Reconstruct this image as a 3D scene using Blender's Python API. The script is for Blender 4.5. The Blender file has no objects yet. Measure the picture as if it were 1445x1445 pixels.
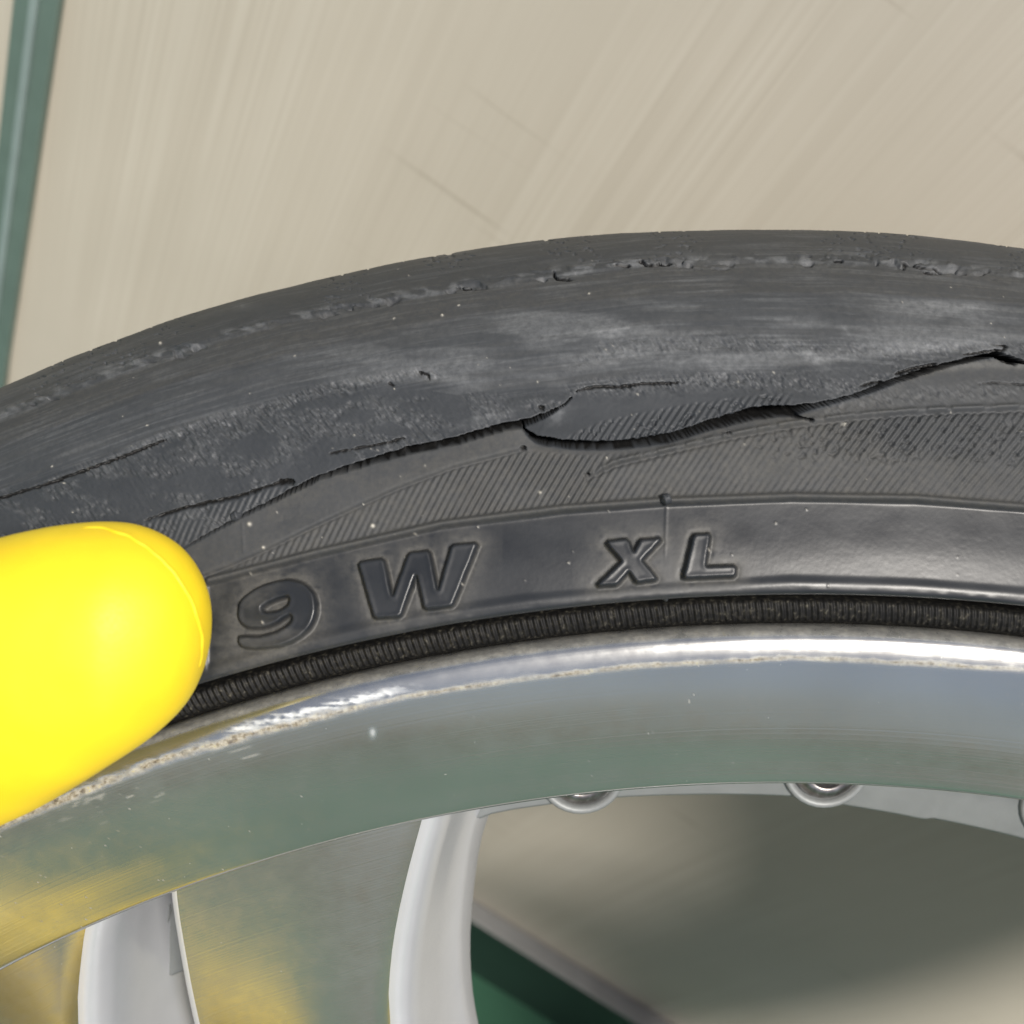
import bpy, bmesh, math, random
import numpy as np
from mathutils import Matrix, Vector

random.seed(4)
rng = np.random.default_rng(11)
S = bpy.context.scene
COL = S.collection

# ------------------------------------------------------------------ frames
# wheel frame: axle along Y, outer face towards -Y, origin at the wheel centre (metres)
UP = np.array([0.36889756, -0.67696776, 0.63689029]); UP /= np.linalg.norm(UP)
WX = np.array([0.83574464, -0.05827323, -0.54601752]); WX -= (WX @ UP) * UP; WX /= np.linalg.norm(WX)
WY = np.cross(UP, WX)                       # world Y points into the wall
GROUND = -0.660                             # wheel-frame height of the ground (the wheel rests on an added, unseen support)
WM = Matrix(((*WX, 0), (*WY, 0), (*UP, -GROUND), (0, 0, 0, 1)))   # wheel -> world
WALL_Y = 0.345                              # world Y of the wall face

CAM = np.array([-0.0395177, -0.1641586, 0.3133091])
EL, AZ, RO, FPX = 0.2489281, 0.0010996, 0.0037309, 1796.9
ce, se, ca, sa = math.cos(EL), math.sin(EL), math.cos(AZ), math.sin(AZ)
fwd = np.array([sa * ce, ca * ce, -se]); rgt = np.array([ca, -sa, 0.0]); upv = np.cross(rgt, fwd)
rgt, upv = math.cos(RO) * rgt + math.sin(RO) * upv, -math.sin(RO) * rgt + math.cos(RO) * upv

def project(P):
    Q = P - CAM
    z = Q @ fwd
    return 722.5 + FPX * (Q @ rgt) / z, 722.5 - FPX * (Q @ upv) / z

def on_plane(px, py, y):
    """wheel-frame point of the plane Y=y seen at a photo position"""
    d = fwd + rgt * (px - 722.5) / FPX + upv * (722.5 - py) / FPX
    return CAM + d * ((y - CAM[1]) / d[1])

# ------------------------------------------------------------------ camera
cam_d = bpy.data.cameras.new('camera'); cam = bpy.data.objects.new('camera', cam_d); COL.objects.link(cam)
cm = Matrix(((rgt[0], upv[0], -fwd[0], CAM[0]), (rgt[1], upv[1], -fwd[1], CAM[1]),
             (rgt[2], upv[2], -fwd[2], CAM[2]), (0, 0, 0, 1)))
cam.matrix_world = WM @ cm
cam_d.sensor_width = 36.0; cam_d.sensor_fit = 'HORIZONTAL'; cam_d.lens = 36.0 * FPX / 1445.0
cam_d.clip_start = 0.01; cam_d.clip_end = 500
cam_d.dof.use_dof = True; cam_d.dof.focus_distance = 0.188; cam_d.dof.aperture_fstop = 26.0
S.camera = cam

# ------------------------------------------------------------------ sky, sun, exposure
SUN_EL, SUN_AZ = math.radians(65), math.radians(155)     # azimuth clockwise from +Y
w = bpy.data.worlds.new('World'); S.world = w; w.use_nodes = True
nt = w.node_tree; bg = nt.nodes['Background']
sky = nt.nodes.new('ShaderNodeTexSky'); sky.sky_type = 'NISHITA'; sky.sun_disc = False
sky.sun_elevation = SUN_EL; sky.sun_rotation = SUN_AZ
sky.air_density = 1.0; sky.dust_density = 3.0; sky.ozone_density = 1.0
nt.links.new(sky.outputs[0], bg.inputs[0]); bg.inputs[1].default_value = 0.07
sd = bpy.data.lights.new('sun', 'SUN'); sd.energy = 4.0; sd.angle = math.radians(12); sd.color = (1.0, 0.95, 0.88)
sun = bpy.data.objects.new('sun', sd); COL.objects.link(sun)
sdir = Vector((math.sin(SUN_AZ) * math.cos(SUN_EL), math.cos(SUN_AZ) * math.cos(SUN_EL), math.sin(SUN_EL)))
sun.rotation_euler = sdir.to_track_quat('Z', 'Y').to_euler(); sun.location = sdir * 3
S.view_settings.view_transform = 'Standard'; S.view_settings.look = 'None'
S.view_settings.exposure = 0.52; S.view_settings.gamma = 1.0; S.view_settings.use_curve_mapping = False

# ------------------------------------------------------------------ helpers
def tag(o, label=None, cat=None, kind=None, group=None):
    if label: o['label'] = label
    if cat: o['category'] = cat
    if kind: o['kind'] = kind
    if group: o['group'] = group
    return o

def link(name, me, mats=(), parent=None, smooth=False):
    o = bpy.data.objects.new(name, me); COL.objects.link(o)
    for m in (mats if isinstance(mats, (list, tuple)) else [mats]):
        if m.name not in [x.name for x in me.materials]: me.materials.append(m)
    if parent: o.parent = parent
    if smooth: me.polygons.foreach_set('use_smooth', np.ones(len(me.polygons), bool))
    return o

def mesh_np(name, V, F, attrs=None):
    V = np.ascontiguousarray(V, np.float32); F = np.ascontiguousarray(F, np.int32)
    me = bpy.data.meshes.new(name)
    me.vertices.add(len(V)); me.vertices.foreach_set('co', V.ravel())
    k = F.shape[1]
    me.loops.add(F.size); me.loops.foreach_set('vertex_index', F.ravel())
    me.polygons.add(len(F)); me.polygons.foreach_set('loop_start', np.arange(0, F.size, k, dtype=np.int32))
    me.update(calc_edges=True)
    for n, a in (attrs or {}).items():
        at = me.attributes.new(n, 'FLOAT', 'POINT'); at.data.foreach_set('value', np.ascontiguousarray(a, np.float32))
    me.validate()
    return me

def grid_faces(nr, nc, close=False):
    r = np.arange(nr - 1)[:, None]; c = np.arange(nc if close else nc - 1)[None, :]
    c1 = (c + 1) % nc
    a = r * nc + c; b = r * nc + c1; d = (r + 1) * nc + c; e = (r + 1) * nc + c1
    return np.stack([a, b, e, d], -1).reshape(-1, 4)

def revolve(prof, th):
    r = prof[:, 0][:, None]; y = prof[:, 1][:, None]; t = th[None, :]
    return np.stack([r * np.sin(t), np.broadcast_to(y, (len(prof), len(th))), r * np.cos(t)], -1)

def sm(a, b, x):
    t = np.clip((x - a) / (b - a), 0, 1); return t * t * (3 - 2 * t)

_lat = {}
def vnoise(u, v, seed):
    """smooth value noise 0..1"""
    if seed not in _lat: _lat[seed] = np.random.default_rng(seed).random((256, 256)).astype(np.float32)
    L = _lat[seed]
    iu = np.floor(u).astype(np.int64); iv = np.floor(v).astype(np.int64)
    fu = (u - iu); fv = (v - iv); fu = fu * fu * (3 - 2 * fu); fv = fv * fv * (3 - 2 * fv)
    i0, i1, j0, j1 = iu & 255, (iu + 1) & 255, iv & 255, (iv + 1) & 255
    return (L[i0, j0] * (1 - fu) + L[i1, j0] * fu) * (1 - fv) + (L[i0, j1] * (1 - fu) + L[i1, j1] * fu) * fv

def fbm(u, v, seed, n=3):
    t = 0; a = 0.5; s = 0
    for k in range(n):
        t = t + a * vnoise(u * 2 ** k, v * 2 ** k, seed + k); s += a; a *= 0.5
    return t / s

def resample(P, step):
    P = np.asarray(P, float); d = np.r_[0, np.cumsum(np.linalg.norm(np.diff(P, axis=0), axis=1))]
    n = max(2, int(round(d[-1] / step))); q = np.linspace(0, d[-1], n + 1)
    return np.c_[np.interp(q, d, P[:, 0]), np.interp(q, d, P[:, 1])]

def catmull(P, n=24):
    P = np.asarray(P, float); Q = np.vstack([2 * P[0] - P[1], P, 2 * P[-1] - P[-2]]); out = []
    for i in range(1, len(Q) - 2):
        t = np.linspace(0, 1, n, endpoint=False)[:, None]
        a, b, c, d = Q[i - 1], Q[i], Q[i + 1], Q[i + 2]
        out.append(0.5 * (2 * b + (c - a) * t + (2 * a - 5 * b + 4 * c - d) * t ** 2 + (3 * b - a - 3 * c + d) * t ** 3))
    return np.vstack(out + [P[-1:]])

def polydist(U, V, pts, pad):
    """distance in photo pixels to a polyline and the side (+ below), only computed near it"""
    pts = np.asarray(pts, float)
    D = np.full(U.shape, 1e3, np.float32); Sd = np.zeros(U.shape, np.float32); T = np.zeros(U.shape, np.float32)
    m = (U > pts[:, 0].min() - pad) & (U < pts[:, 0].max() + pad) & (V > pts[:, 1].min() - pad) & (V < pts[:, 1].max() + pad)
    idx = np.nonzero(m); u = U[idx]; v = V[idx]
    bd = np.full(u.shape, 1e6); bs = np.zeros(u.shape); bt = np.zeros(u.shape)
    L = np.r_[0, np.cumsum(np.linalg.norm(np.diff(pts, axis=0), axis=1))]
    for i in range(len(pts) - 1):
        a, b = pts[i], pts[i + 1]; ab = b - a; l2 = ab @ ab
        t = np.clip(((u - a[0]) * ab[0] + (v - a[1]) * ab[1]) / l2, 0, 1)
        dx = u - a[0] - t * ab[0]; dy = v - a[1] - t * ab[1]; d = np.hypot(dx, dy)
        k = d < bd; bd[k] = d[k]; bs[k] = np.sign(ab[0] * dy - ab[1] * dx)[k]; bt[k] = ((L[i] + t * math.sqrt(l2)) / L[-1])[k]
    D[idx] = bd; Sd[idx] = bs; T[idx] = bt
    return D, Sd, T

def polysdf(U, V, loops, pad):
    """signed distance (negative inside) to a glyph made of loops, in photo pixels"""
    D = np.full(U.shape, 1e3, np.float32); ins = np.zeros(U.shape, bool)
    al = np.vstack(loops)
    m = (U > al[:, 0].min() - pad) & (U < al[:, 0].max() + pad) & (V > al[:, 1].min() - pad) & (V < al[:, 1].max() + pad)
    idx = np.nonzero(m); u = U[idx]; v = V[idx]; bd = np.full(u.shape, 1e6); c = np.zeros(u.shape, bool)
    for lp in loops:
        for i in range(len(lp)):
            a, b = lp[i], lp[(i + 1) % len(lp)]; ab = b - a; l2 = ab @ ab
            t = np.clip(((u - a[0]) * ab[0] + (v - a[1]) * ab[1]) / l2, 0, 1)
            bd = np.minimum(bd, np.hypot(u - a[0] - t * ab[0], v - a[1] - t * ab[1]))
            if a[1] != b[1]:
                c ^= ((a[1] > v) != (b[1] > v)) & (u < (b[0] - a[0]) * (v - a[1]) / (b[1] - a[1]) + a[0])
    D[idx] = np.where(c, -bd, bd)
    return D

# ------------------------------------------------------------------ materials
class NT:
    def __init__(s, name):
        s.m = bpy.data.materials.new(name); s.m.use_nodes = True; s.t = s.m.node_tree
        s.b = s.t.nodes['Principled BSDF']; s.co = s.n('ShaderNodeTexCoord')
    def n(s, ty, **k):
        x = s.t.nodes.new(ty)
        for a, v in k.items(): setattr(x, a, v)
        return x
    def set(s, sock, v):
        if hasattr(v, 'is_output') or isinstance(v, bpy.types.NodeSocket): s.t.links.new(v, sock)
        else: sock.default_value = v
    def bs(s, name, v): s.set(s.b.inputs[name], v)
    def math(s, op, a, b=0.0, c=None, clamp=False):
        x = s.n('ShaderNodeMath', operation=op, use_clamp=clamp); s.set(x.inputs[0], a); s.set(x.inputs[1], b)
        if c is not None: s.set(x.inputs[2], c)
        return x.outputs[0]
    def attr(s, name): return s.n('ShaderNodeAttribute', attribute_name=name).outputs['Fac']
    def noise(s, scale, detail=3, vec=None, rough=0.5, dist=0.0, sc3=None):
        x = s.n('ShaderNodeTexNoise'); x.inputs['Scale'].default_value = scale; x.inputs['Detail'].default_value = detail
        x.inputs['Roughness'].default_value = rough; x.inputs['Distortion'].default_value = dist
        v = vec or s.co.outputs['Object']
        if sc3:
            mp = s.n('ShaderNodeMapping'); mp.inputs['Scale'].default_value = sc3; s.t.links.new(v, mp.inputs[0]); v = mp.outputs[0]
        s.t.links.new(v, x.inputs['Vector']); return x.outputs['Fac']
    def ramp(s, f, stops):
        x = s.n('ShaderNodeValToRGB'); s.set(x.inputs[0], f); e = x.color_ramp.elements
        while len(e) < len(stops): e.new(0.5)
        for i, (p, c) in enumerate(stops): e[i].position = p; e[i].color = (*c, 1) if len(c) == 3 else c
        return x.outputs[0]
    def rng(s, f, a, b, c=0.0, d=1.0):
        x = s.n('ShaderNodeMapRange'); s.set(x.inputs[0], f)
        for i, v in enumerate((a, b, c, d)): s.set(x.inputs[i + 1], v)
        return x.outputs[0]
    def mix(s, f, a, b):
        x = s.n('ShaderNodeMix', data_type='RGBA'); s.set(x.inputs[0], f)
        s.set(x.inputs[6], (*a, 1) if isinstance(a, tuple) else a); s.set(x.inputs[7], (*b, 1) if isinstance(b, tuple) else b)
        return x.outputs[2]
    def bump(s, h, strength, dist, prev=None):
        x = s.n('ShaderNodeBump'); x.inputs['Strength'].default_value = strength; x.inputs['Distance'].default_value = dist
        s.set(x.inputs['Height'], h)
        if prev: s.t.links.new(prev, x.inputs['Normal'])
        return x.outputs[0]

# worn rubber
k = NT('worn_rubber')
dust, scuff, speck, gloss = k.attr('dust'), k.attr('scuff'), k.attr('speck'), k.attr('gloss')
n1 = k.noise(1100, 3, rough=0.65); n2 = k.noise(140, 2)
rub = k.mix(n2, (0.020, 0.0228, 0.0268), (0.036, 0.0395, 0.0445))
d2 = k.math('MULTIPLY', dust, k.rng(n1, 0.3, 0.65, 0.55, 1.1), clamp=True)
rub = k.mix(k.math('MULTIPLY', gloss, 0.75), rub, (0.009, 0.0102, 0.0122))
c1 = k.mix(d2, rub, k.mix(n1, (0.043, 0.0425, 0.040), (0.070, 0.068, 0.0625)))
s2 = k.math('MULTIPLY', scuff, k.rng(n1, 0.3, 0.7, 0.5, 1.2), clamp=True)
c2 = k.mix(s2, c1, (0.150, 0.156, 0.164))
c3 = k.mix(k.attr('fresh_shade'), k.mix(speck, c2, (0.42, 0.40, 0.35)), (0.009, 0.009, 0.009))  # torn rubber in the cracks, its black also painting in their shade
k.bs('Base Color', c3)
rr = k.math('SUBTRACT', k.rng(n2, 0.3, 0.7, 0.52, 0.60), k.math('MULTIPLY', gloss, 0.27))
k.bs('Roughness', k.math('ADD', rr, k.math('MULTIPLY', dust, 0.22), clamp=True))
k.bs('Specular IOR Level', 0.33)
k.bs('Normal', k.bump(n1, 0.05, 0.0002))
M_RUB = k.m

# ribbed bead rubber, no attributes
k = NT('black_rubber')
n1 = k.noise(1500, 4)
k.bs('Base Color', k.ramp(n1, [(0.45, (0.005, 0.005, 0.005)), (0.62, (0.014, 0.0132, 0.0112)), (0.78, (0.075, 0.07, 0.055))]))
k.bs('Roughness', 0.6); k.bs('Specular IOR Level', 0.2); k.bs('Normal', k.bump(n1, 0.3, 0.0002))
M_BEAD = k.m

# polished, turned aluminium with grime
def metal(name, base, rough, grime=True):
    k = NT(name)
    sep = k.n('ShaderNodeSeparateXYZ'); k.t.links.new(k.co.outputs['Object'], sep.inputs[0])
    r = k.math('SQRT', k.math('ADD', k.math('MULTIPLY', sep.outputs[0], sep.outputs[0]), k.math('MULTIPLY', sep.outputs[2], sep.outputs[2])))
    ln = k.n('ShaderNodeTexNoise', noise_dimensions='1D'); ln.inputs['Scale'].default_value = 2600; ln.inputs['Detail'].default_value = 3
    k.t.links.new(r, ln.inputs['W'])
    n1 = k.noise(300, 4, rough=0.7); n2 = k.noise(2200, 2); n3 = k.noise(40, 2)
    col = k.mix(k.rng(n3, 0.35, 0.7), base, tuple(0.88 * x for x in base))
    spot = k.rng(n2, 0.78, 0.84)
    col = k.mix(k.math('MULTIPLY', spot, 0.5), col, (0.55, 0.54, 0.48))
    ro = k.math('ADD', k.rng(n1, 0.3, 0.75, rough, rough + 0.10), k.math('MULTIPLY', spot, 0.3))
    met = k.math('SUBTRACT', 0.92, k.math('MULTIPLY', spot, 0.6))
    if grime:
        g, ra = k.attr('grime'), k.attr('rash')
        gm = k.math('MULTIPLY', g, k.rng(n1, 0.25, 0.6, 0.5, 1.3), clamp=True)
        gc = k.ramp(k.noise(1100, 4, rough=0.7), [(0.32, (0.045, 0.034, 0.024)), (0.46, (0.17, 0.145, 0.10)), (0.60, (0.31, 0.295, 0.25)), (0.72, (0.36, 0.30, 0.07))])
        col = k.mix(gm, col, gc); met = k.math('MULTIPLY', met, k.math('SUBTRACT', 1.0, gm))
        col = k.mix(ra, col, (0.58, 0.60, 0.61)); ro = k.math('ADD', ro, k.math('MULTIPLY', k.math('MAXIMUM', gm, ra), 0.4), clamp=True)
    k.bs('Base Color', col); k.bs('Metallic', met); k.bs('Roughness', ro)
    k.bs('Normal', k.bump(ln.outputs['Fac'], 0.13, 0.00006))
    return k.m
M_LIP = metal('turned_aluminium', (0.45, 0.46, 0.45), 0.14)
M_FACE = metal('machined_aluminium', (0.50, 0.495, 0.475), 0.15, False)

k = NT('silver_paint')
n1 = k.noise(2500, 2); n2 = k.noise(120, 4)
k.bs('Base Color', k.mix(n2, (0.42, 0.43, 0.45), (0.49, 0.50, 0.52))); k.bs('Metallic', 0.35)
k.bs('Roughness', k.rng(n1, 0.3, 0.7, 0.28, 0.38)); k.bs('Coat Weight', 0.4); k.bs('Coat Roughness', 0.15)
M_PAINT = k.m
k = NT('steel_bolt')
n1 = k.noise(900, 4)
k.bs('Base Color', k.ramp(n1, [(0.4, (0.20, 0.18, 0.17)), (0.7, (0.36, 0.35, 0.34))])); k.bs('Metallic', 1.0); k.bs('Roughness', 0.35)
M_BOLT = k.m

k = NT('yellow_rubber')
n1 = k.noise(2600, 3); n2 = k.noise(90, 4); n3 = k.noise(9000, 2)
k.bs('Base Color', k.mix(k.rng(n2, 0.35, 0.7), (0.77, 0.575, 0.008), (0.71, 0.51, 0.006)))
k.bs('Roughness', k.rng(n1, 0.3, 0.7, 0.56, 0.66)); k.bs('Specular IOR Level', 0.55)
k.bs('Normal', k.bump(n1, 0.14, 0.00015, k.bump(k.noise(60, 2), 0.22, 0.004)))
M_GLOVE = k.m

# wall panel: beige sheet with vertical grain streaks and a few cross scratches (world coords; Z is vertical)
k = NT('beige_grained_panel')
ob = k.co.outputs['Object']
g1 = k.noise(1.0, 3, sc3=(620, 1, 5)); g2 = k.noise(1.0, 3, sc3=(150, 1, 2.5)); g3 = k.noise(1.0, 4, sc3=(16, 16, 9)); g4 = k.noise(1.0, 2, sc3=(10, 1, 4))
cr = k.noise(1.0, 3, sc3=(7, 1, 160))
grain = k.math('MULTIPLY', k.math('SUBTRACT', k.math('ADD', k.math('MULTIPLY', g1, 0.8), k.math('MULTIPLY', g2, 0.5)), 0.65), k.rng(g4, 0.40, 0.62, 0.12, 1.0))
base = k.ramp(k.math('ADD', grain, 0.5), [(0.30, (0.52, 0.47, 0.385)), (0.5, (0.59, 0.54, 0.45)), (0.70, (0.645, 0.60, 0.51))])
base = k.mix(k.rng(g3, 0.35, 0.75, 0.0, 0.35), base, (0.47, 0.43, 0.35))
base = k.mix(k.math('MULTIPLY', k.rng(cr, 0.66, 0.74), k.rng(g3, 0.42, 0.58, 0.0, 0.5)), base, (0.34, 0.29, 0.22))
k.bs('Base Color', base); k.bs('Roughness', 0.6)
M_WALL = k.m

def plain(name, col, rough, metal=0.0, var=0.15, scale=60):
    k = NT(name); n = k.noise(scale, 4)
    k.bs('Base Color', k.mix(n, tuple(x * (1 - var) for x in col), tuple(x * (1 + var) for x in col)))
    k.bs('Roughness', rough); k.bs('Metallic', metal); k.bs('Normal', k.bump(n, 0.15, 0.001)); return k.m
M_FLANGE = plain('shaded_flange_paint', (0.19, 0.20, 0.20), 0.5, 0.2, 0.15, 200)  # silver paint darkened in its colour to stand for shade behind the lip
M_STRIP = plain('green_grey_strip', (0.13, 0.19, 0.165), 0.45)
M_STRIP2 = plain('pale_strip', (0.26, 0.33, 0.32), 0.35)
M_RISER = plain('dark_green_paint', (0.022, 0.050, 0.038), 0.5)
M_NOSE = plain('brushed_nosing', (0.24, 0.24, 0.235), 0.5, 0.5)
M_CONC = plain('grey_concrete', (0.36, 0.345, 0.31), 0.7, var=0.2, scale=25)
k = NT('green_turf'); n1 = k.noise(700, 4); n2 = k.noise(9, 4)
k.bs('Base Color', k.mix(n1, k.mix(n2, (0.012, 0.060, 0.030), (0.020, 0.085, 0.045)), (0.035, 0.125, 0.070))); k.bs('Roughness', 0.75)
k.bs('Normal', k.bump(n1, 0.8, 0.002)); M_TURF = k.m

# ------------------------------------------------------------------ setting
def box(name, x0, x1, y0, y1, z0, z1, mat, parent=None, bev=0.0):
    bm = bmesh.new()
    bmesh.ops.create_cube(bm, size=1, matrix=Matrix.Translation(((x0 + x1) / 2, (y0 + y1) / 2, (z0 + z1) / 2)) @ Matrix.Diagonal((x1 - x0, y1 - y0, z1 - z0, 1)))
    if bev: bmesh.ops.bevel(bm, geom=bm.edges[:], offset=bev, segments=3, affect='EDGES', profile=0.5)
    me = bpy.data.meshes.new(name); bm.to_mesh(me); bm.free()
    return link(name, me, mat, parent)

gm = mesh_np('ground', [(-40, -40, 0), (40, -40, 0), (40, 40, 0), (-40, 40, 0)], [(0, 1, 2, 3)])
tag(link('ground', gm, M_TURF), 'green turf matting on the ground under the wheel', 'ground', 'structure')

def empty(name, loc=(0, 0, 0)):
    o = bpy.data.objects.new(name, None); COL.objects.link(o); o.location = loc; o.empty_display_size = 0.05; return o
wall = empty('wall', (0, WALL_Y, 0)); tag(wall, 'pale beige panelled wall with streaky vertical grain behind the tyre', 'wall')
SX = -0.3905                                   # centre of the upright joint strip
box('wall_panel', SX + 0.0005, 0.95, 0.0, 0.03, 0.0, 1.5, M_WALL, wall)
box('wall_panel', -1.25, SX - 0.0005, 0.0, 0.03, 0.0, 1.5, M_WALL, wall)
js = box('joint_strip', -0.0085, 0.0085, -0.0045, -0.0003, -0.65, 0.85, M_STRIP, wall, 0.0012)
js.location = (SX, 0, 0.62); js.rotation_euler = (0, math.radians(1.9), 0)
js['label'] = 'grey green upright joint strip between the wall panels'
box('strip_bead', -0.0015, 0.0018, -0.0062, -0.004, -0.65, 0.85, M_STRIP2, js, 0.0006)

BASE_H, BASE_T = 0.104, 0.012                   # skirting along the foot of the wall
sk = box('baseboard', -1.25, 0.95, -BASE_T, -0.0005, 0.0, BASE_H - 0.003, M_RISER, wall)
sk['label'] = 'dark green baseboard with silver capping'
box('capping', -1.25, 0.95, -BASE_T - 0.002, -0.0005, BASE_H - 0.003, BASE_H, M_NOSE, sk, 0.001)
# support added out of view to carry the wheel and block light from below
PL_H = 0.334
pl = empty('added_plinth', (0.0, -0.30, 0)); tag(pl, 'low grey concrete support added out of view to carry the wheel and block light', 'added_plinth')
box('added_plinth_body', -0.60, 0.60, -0.26, 0.24, 0.0, PL_H - 0.031, M_CONC, pl, 0.006)
box('added_plinth_cap', -0.62, 0.62, -0.28, 0.26, PL_H - 0.03, PL_H, M_CONC, pl, 0.006)

# ------------------------------------------------------------------ wheel
wheel = empty('car_wheel'); wheel.matrix_world = WM
tag(wheel, 'worn car wheel with cracked black tyre and polished dished rim leaning on the wall', 'wheel')

# --- tyre profile (r, y) in metres: tread back edge -> shoulder -> sidewall -> bead
c = catmull([(.2960, .105), (.3014, .085), (.3050, .065), (.3068, .045), (.3060, .033), (.3028, .0237), (.2970, .0150), (.2900, .0085),
             (.2820, .0034), (.2740, -.0001), (.2680, -.0030), (.2635, -.0049)])
e = np.array([(.2622, -.0051), (.2617, -.0047), (.2614, -.0030), (.2611, .0025), (.2606, .0050), (.2601, .0050), (.2596, .0030), (.2593, .0012), (.2590, .0005), (.2578, .0003), (.2566, .0005), (.2558, .0014), (.2550, .0028), (.2540, .0046)])
full = np.vstack([c, e])
back = full[full[:, 1] > 0.052]; front = full[full[:, 1] <= 0.052]
STEP_S = 0.00016
prof = np.vstack([resample(np.vstack([back, front[:1]]), 0.0008)[:-1], resample(front, STEP_S)])
kern = np.exp(-0.5 * (np.arange(-4, 5) / 1.6) ** 2); kern /= kern.sum()
pp = np.vstack([np.repeat(prof[:1], 4, 0), prof, np.repeat(prof[-1:], 4, 0)])
prof = np.c_[np.convolve(pp[:, 0], kern, 'valid'), np.convolve(pp[:, 1], kern, 'valid')]
T0, T1 = -0.50, 0.215
th = np.linspace(T0, T1, int((T1 - T0) * 0.28 / STEP_S))
P = revolve(prof, th)
U, V = project(P.reshape(-1, 3)); U = U.reshape(P.shape[:2]).astype(np.float32); V = V.reshape(P.shape[:2]).astype(np.float32)
tg = np.gradient(prof, axis=0); tg /= np.linalg.norm(tg, axis=1)[:, None]
nrm2 = np.c_[-tg[:, 1], tg[:, 0]]                       # outward profile normal (r, y)
if nrm2[len(nrm2) // 2][1] > 0: nrm2 = -nrm2
R2 = np.broadcast_to(prof[:, 0][:, None], U.shape); TH2 = np.broadcast_to(th[None, :], U.shape)
h = np.zeros(U.shape, np.float32)                        # relief in mm
A_dust = np.zeros_like(h); A_scuff = np.zeros_like(h); A_speck = np.zeros_like(h); A_gloss = np.zeros_like(h)

def xcurve(pts):
    pts = np.array(pts, float); return lambda u: np.interp(u, pts[:, 0], pts[:, 1]).astype(np.float32)
LB = xcurve([(-60, 617), (0, 591), (110, 549), (221, 509), (398, 457), (450, 447), (550, 425), (657, 407), (782, 392), (910, 376), (1060, 370), (1187, 371), (1326, 382), (1445, 393), (1500, 400)])
LB2 = xcurve([(-60, 655), (0, 630), (115, 588), (230, 548), (360, 511), (500, 478), (650, 447), (780, 430), (945, 416), (1100, 413), (1250, 416), (1445, 430)])
LC = xcurve([(-60, 935), (0, 910), (150, 862), (292, 820), (450, 779), (623, 739), (796, 717), (934, 707), (1118, 700), (1291, 703), (1445, 715), (1500, 720)])
LD = xcurve([(-60, 1085), (150, 1005), (400, 926), (573, 885), (746, 861), (900, 849), (1118, 835), (1291, 840), (1445, 852)])
CRACK1 = [(250, 780), (283, 761), (329, 736), (349, 725), (387, 707), (416, 691), (449, 676), (491, 662), (533, 649), (574, 637), (616, 629), (657, 619), (699, 606), (732, 600), (755, 593), (774, 584), (798, 570), (815, 551)]
CRACK2 = [(732, 599), (745, 611), (757, 620), (778, 624), (807, 628), (840, 629), (869, 628), (900, 625), (941, 619), (983, 606), (1024, 594), (1056, 585), (1087, 581), (1116, 580), (1149, 573), (1200, 560), (1216, 555), (1262, 538), (1308, 523), (1350, 512), (1403, 500), (1445, 512), (1480, 518)]
CRACK3 = [(205, 735), (231, 727), (252, 720), (300, 709), (335, 702), (366, 691), (393, 682), (414, 680)]
CRACK4 = [(-40, 718), (0, 703), (60, 685), (130, 660), (185, 640), (240, 618)]
PITLINE = [(180, 640), (240, 615), (300, 594), (380, 576), (450, 550), (530, 536), (585, 526), (606, 529)]
l1 = xcurve(CRACK1)
wob = lambda s, a, f: (fbm(U / f, V / f, s) - 0.5) * a

# broad, uneven wear of the casing
calm = 1 - 0.88 * sm(3, 12, V - LC(U))
h += ((fbm(U / 260, V / 90, 70) - 0.5) * 0.5 + (fbm(U / 70, V / 30, 73) - 0.5) * 0.18) * calm
vb = V - LB(U)
# tread edge: worn rib, then torn line, then smooth scrubbed band with a soft ledge
h += 0.25 * sm(3, -3, vb + wob(31, 9, 14))
ln = np.exp(-(vb + wob(33, 12, 20)) ** 2 / 22.0)
tear = sm(0.56, 0.70, vnoise(U / 12, V / 4, 35)) * sm(0.35, 0.6, vnoise(U / 60, V / 60, 36))
h -= 0.7 * ln * tear
h += 0.20 * np.exp(-(vb + 6 + wob(34, 10, 12)) ** 2 / 16.0) * sm(0.60, 0.76, vnoise(U / 13, V / 5, 37))
A_scuff += 0.45 * np.exp(-(vb + 4) ** 2 / 36.0) * sm(0.5, 0.78, vnoise(U / 16, V / 6, 38))
pt = sm(0.76, 0.86, vnoise(U / 5, V / 2.6, 39)) * (vb < -4) * sm(0.45, 0.6, vnoise(U / 80, V / 50, 40))
h -= 0.22 * pt; A_scuff += 0.15 * pt
h += 0.10 * sm(2, -2, V - LB2(U) + wob(41, 5, 40))
# worn torn zone: short slanting pits between the pit line and the cracks
al = math.radians(48); ur = U * math.cos(al) + V * math.sin(al); vr = -U * math.sin(al) + V * math.cos(al)
tz = vnoise(ur / 9.0, vr / 2.6, 42); tz2 = vnoise(ur / 6.0, vr / 2.0, 43)
up_line = xcurve([(-60, 700), (0, 690), (180, 632), (300, 590), (450, 546), (600, 540), (700, 556), (760, 545), (900, 540), (1445, 485)])
lo_line = xcurve([(-60, 790), (0, 790), (250, 775), (350, 722), (449, 672), (574, 633), (732, 598), (774, 582), (815, 551), (1000, 540), (1445, 500)])
zone = sm(-6, 10, V - up_line(U)) * sm(6, -2, V - lo_line(U)) * (0.15 + 0.85 * sm(0.44, 0.62, fbm(U / 46, V / 19, 44)))
band2 = np.exp(-(V - xcurve([(780, 540), (850, 492), (950, 486), (1050, 484), (1150, 492), (1250, 497), (1330, 495), (1445, 492)])(U)) ** 2 / 160.0) * sm(780, 860, U) * 0.8
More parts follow.
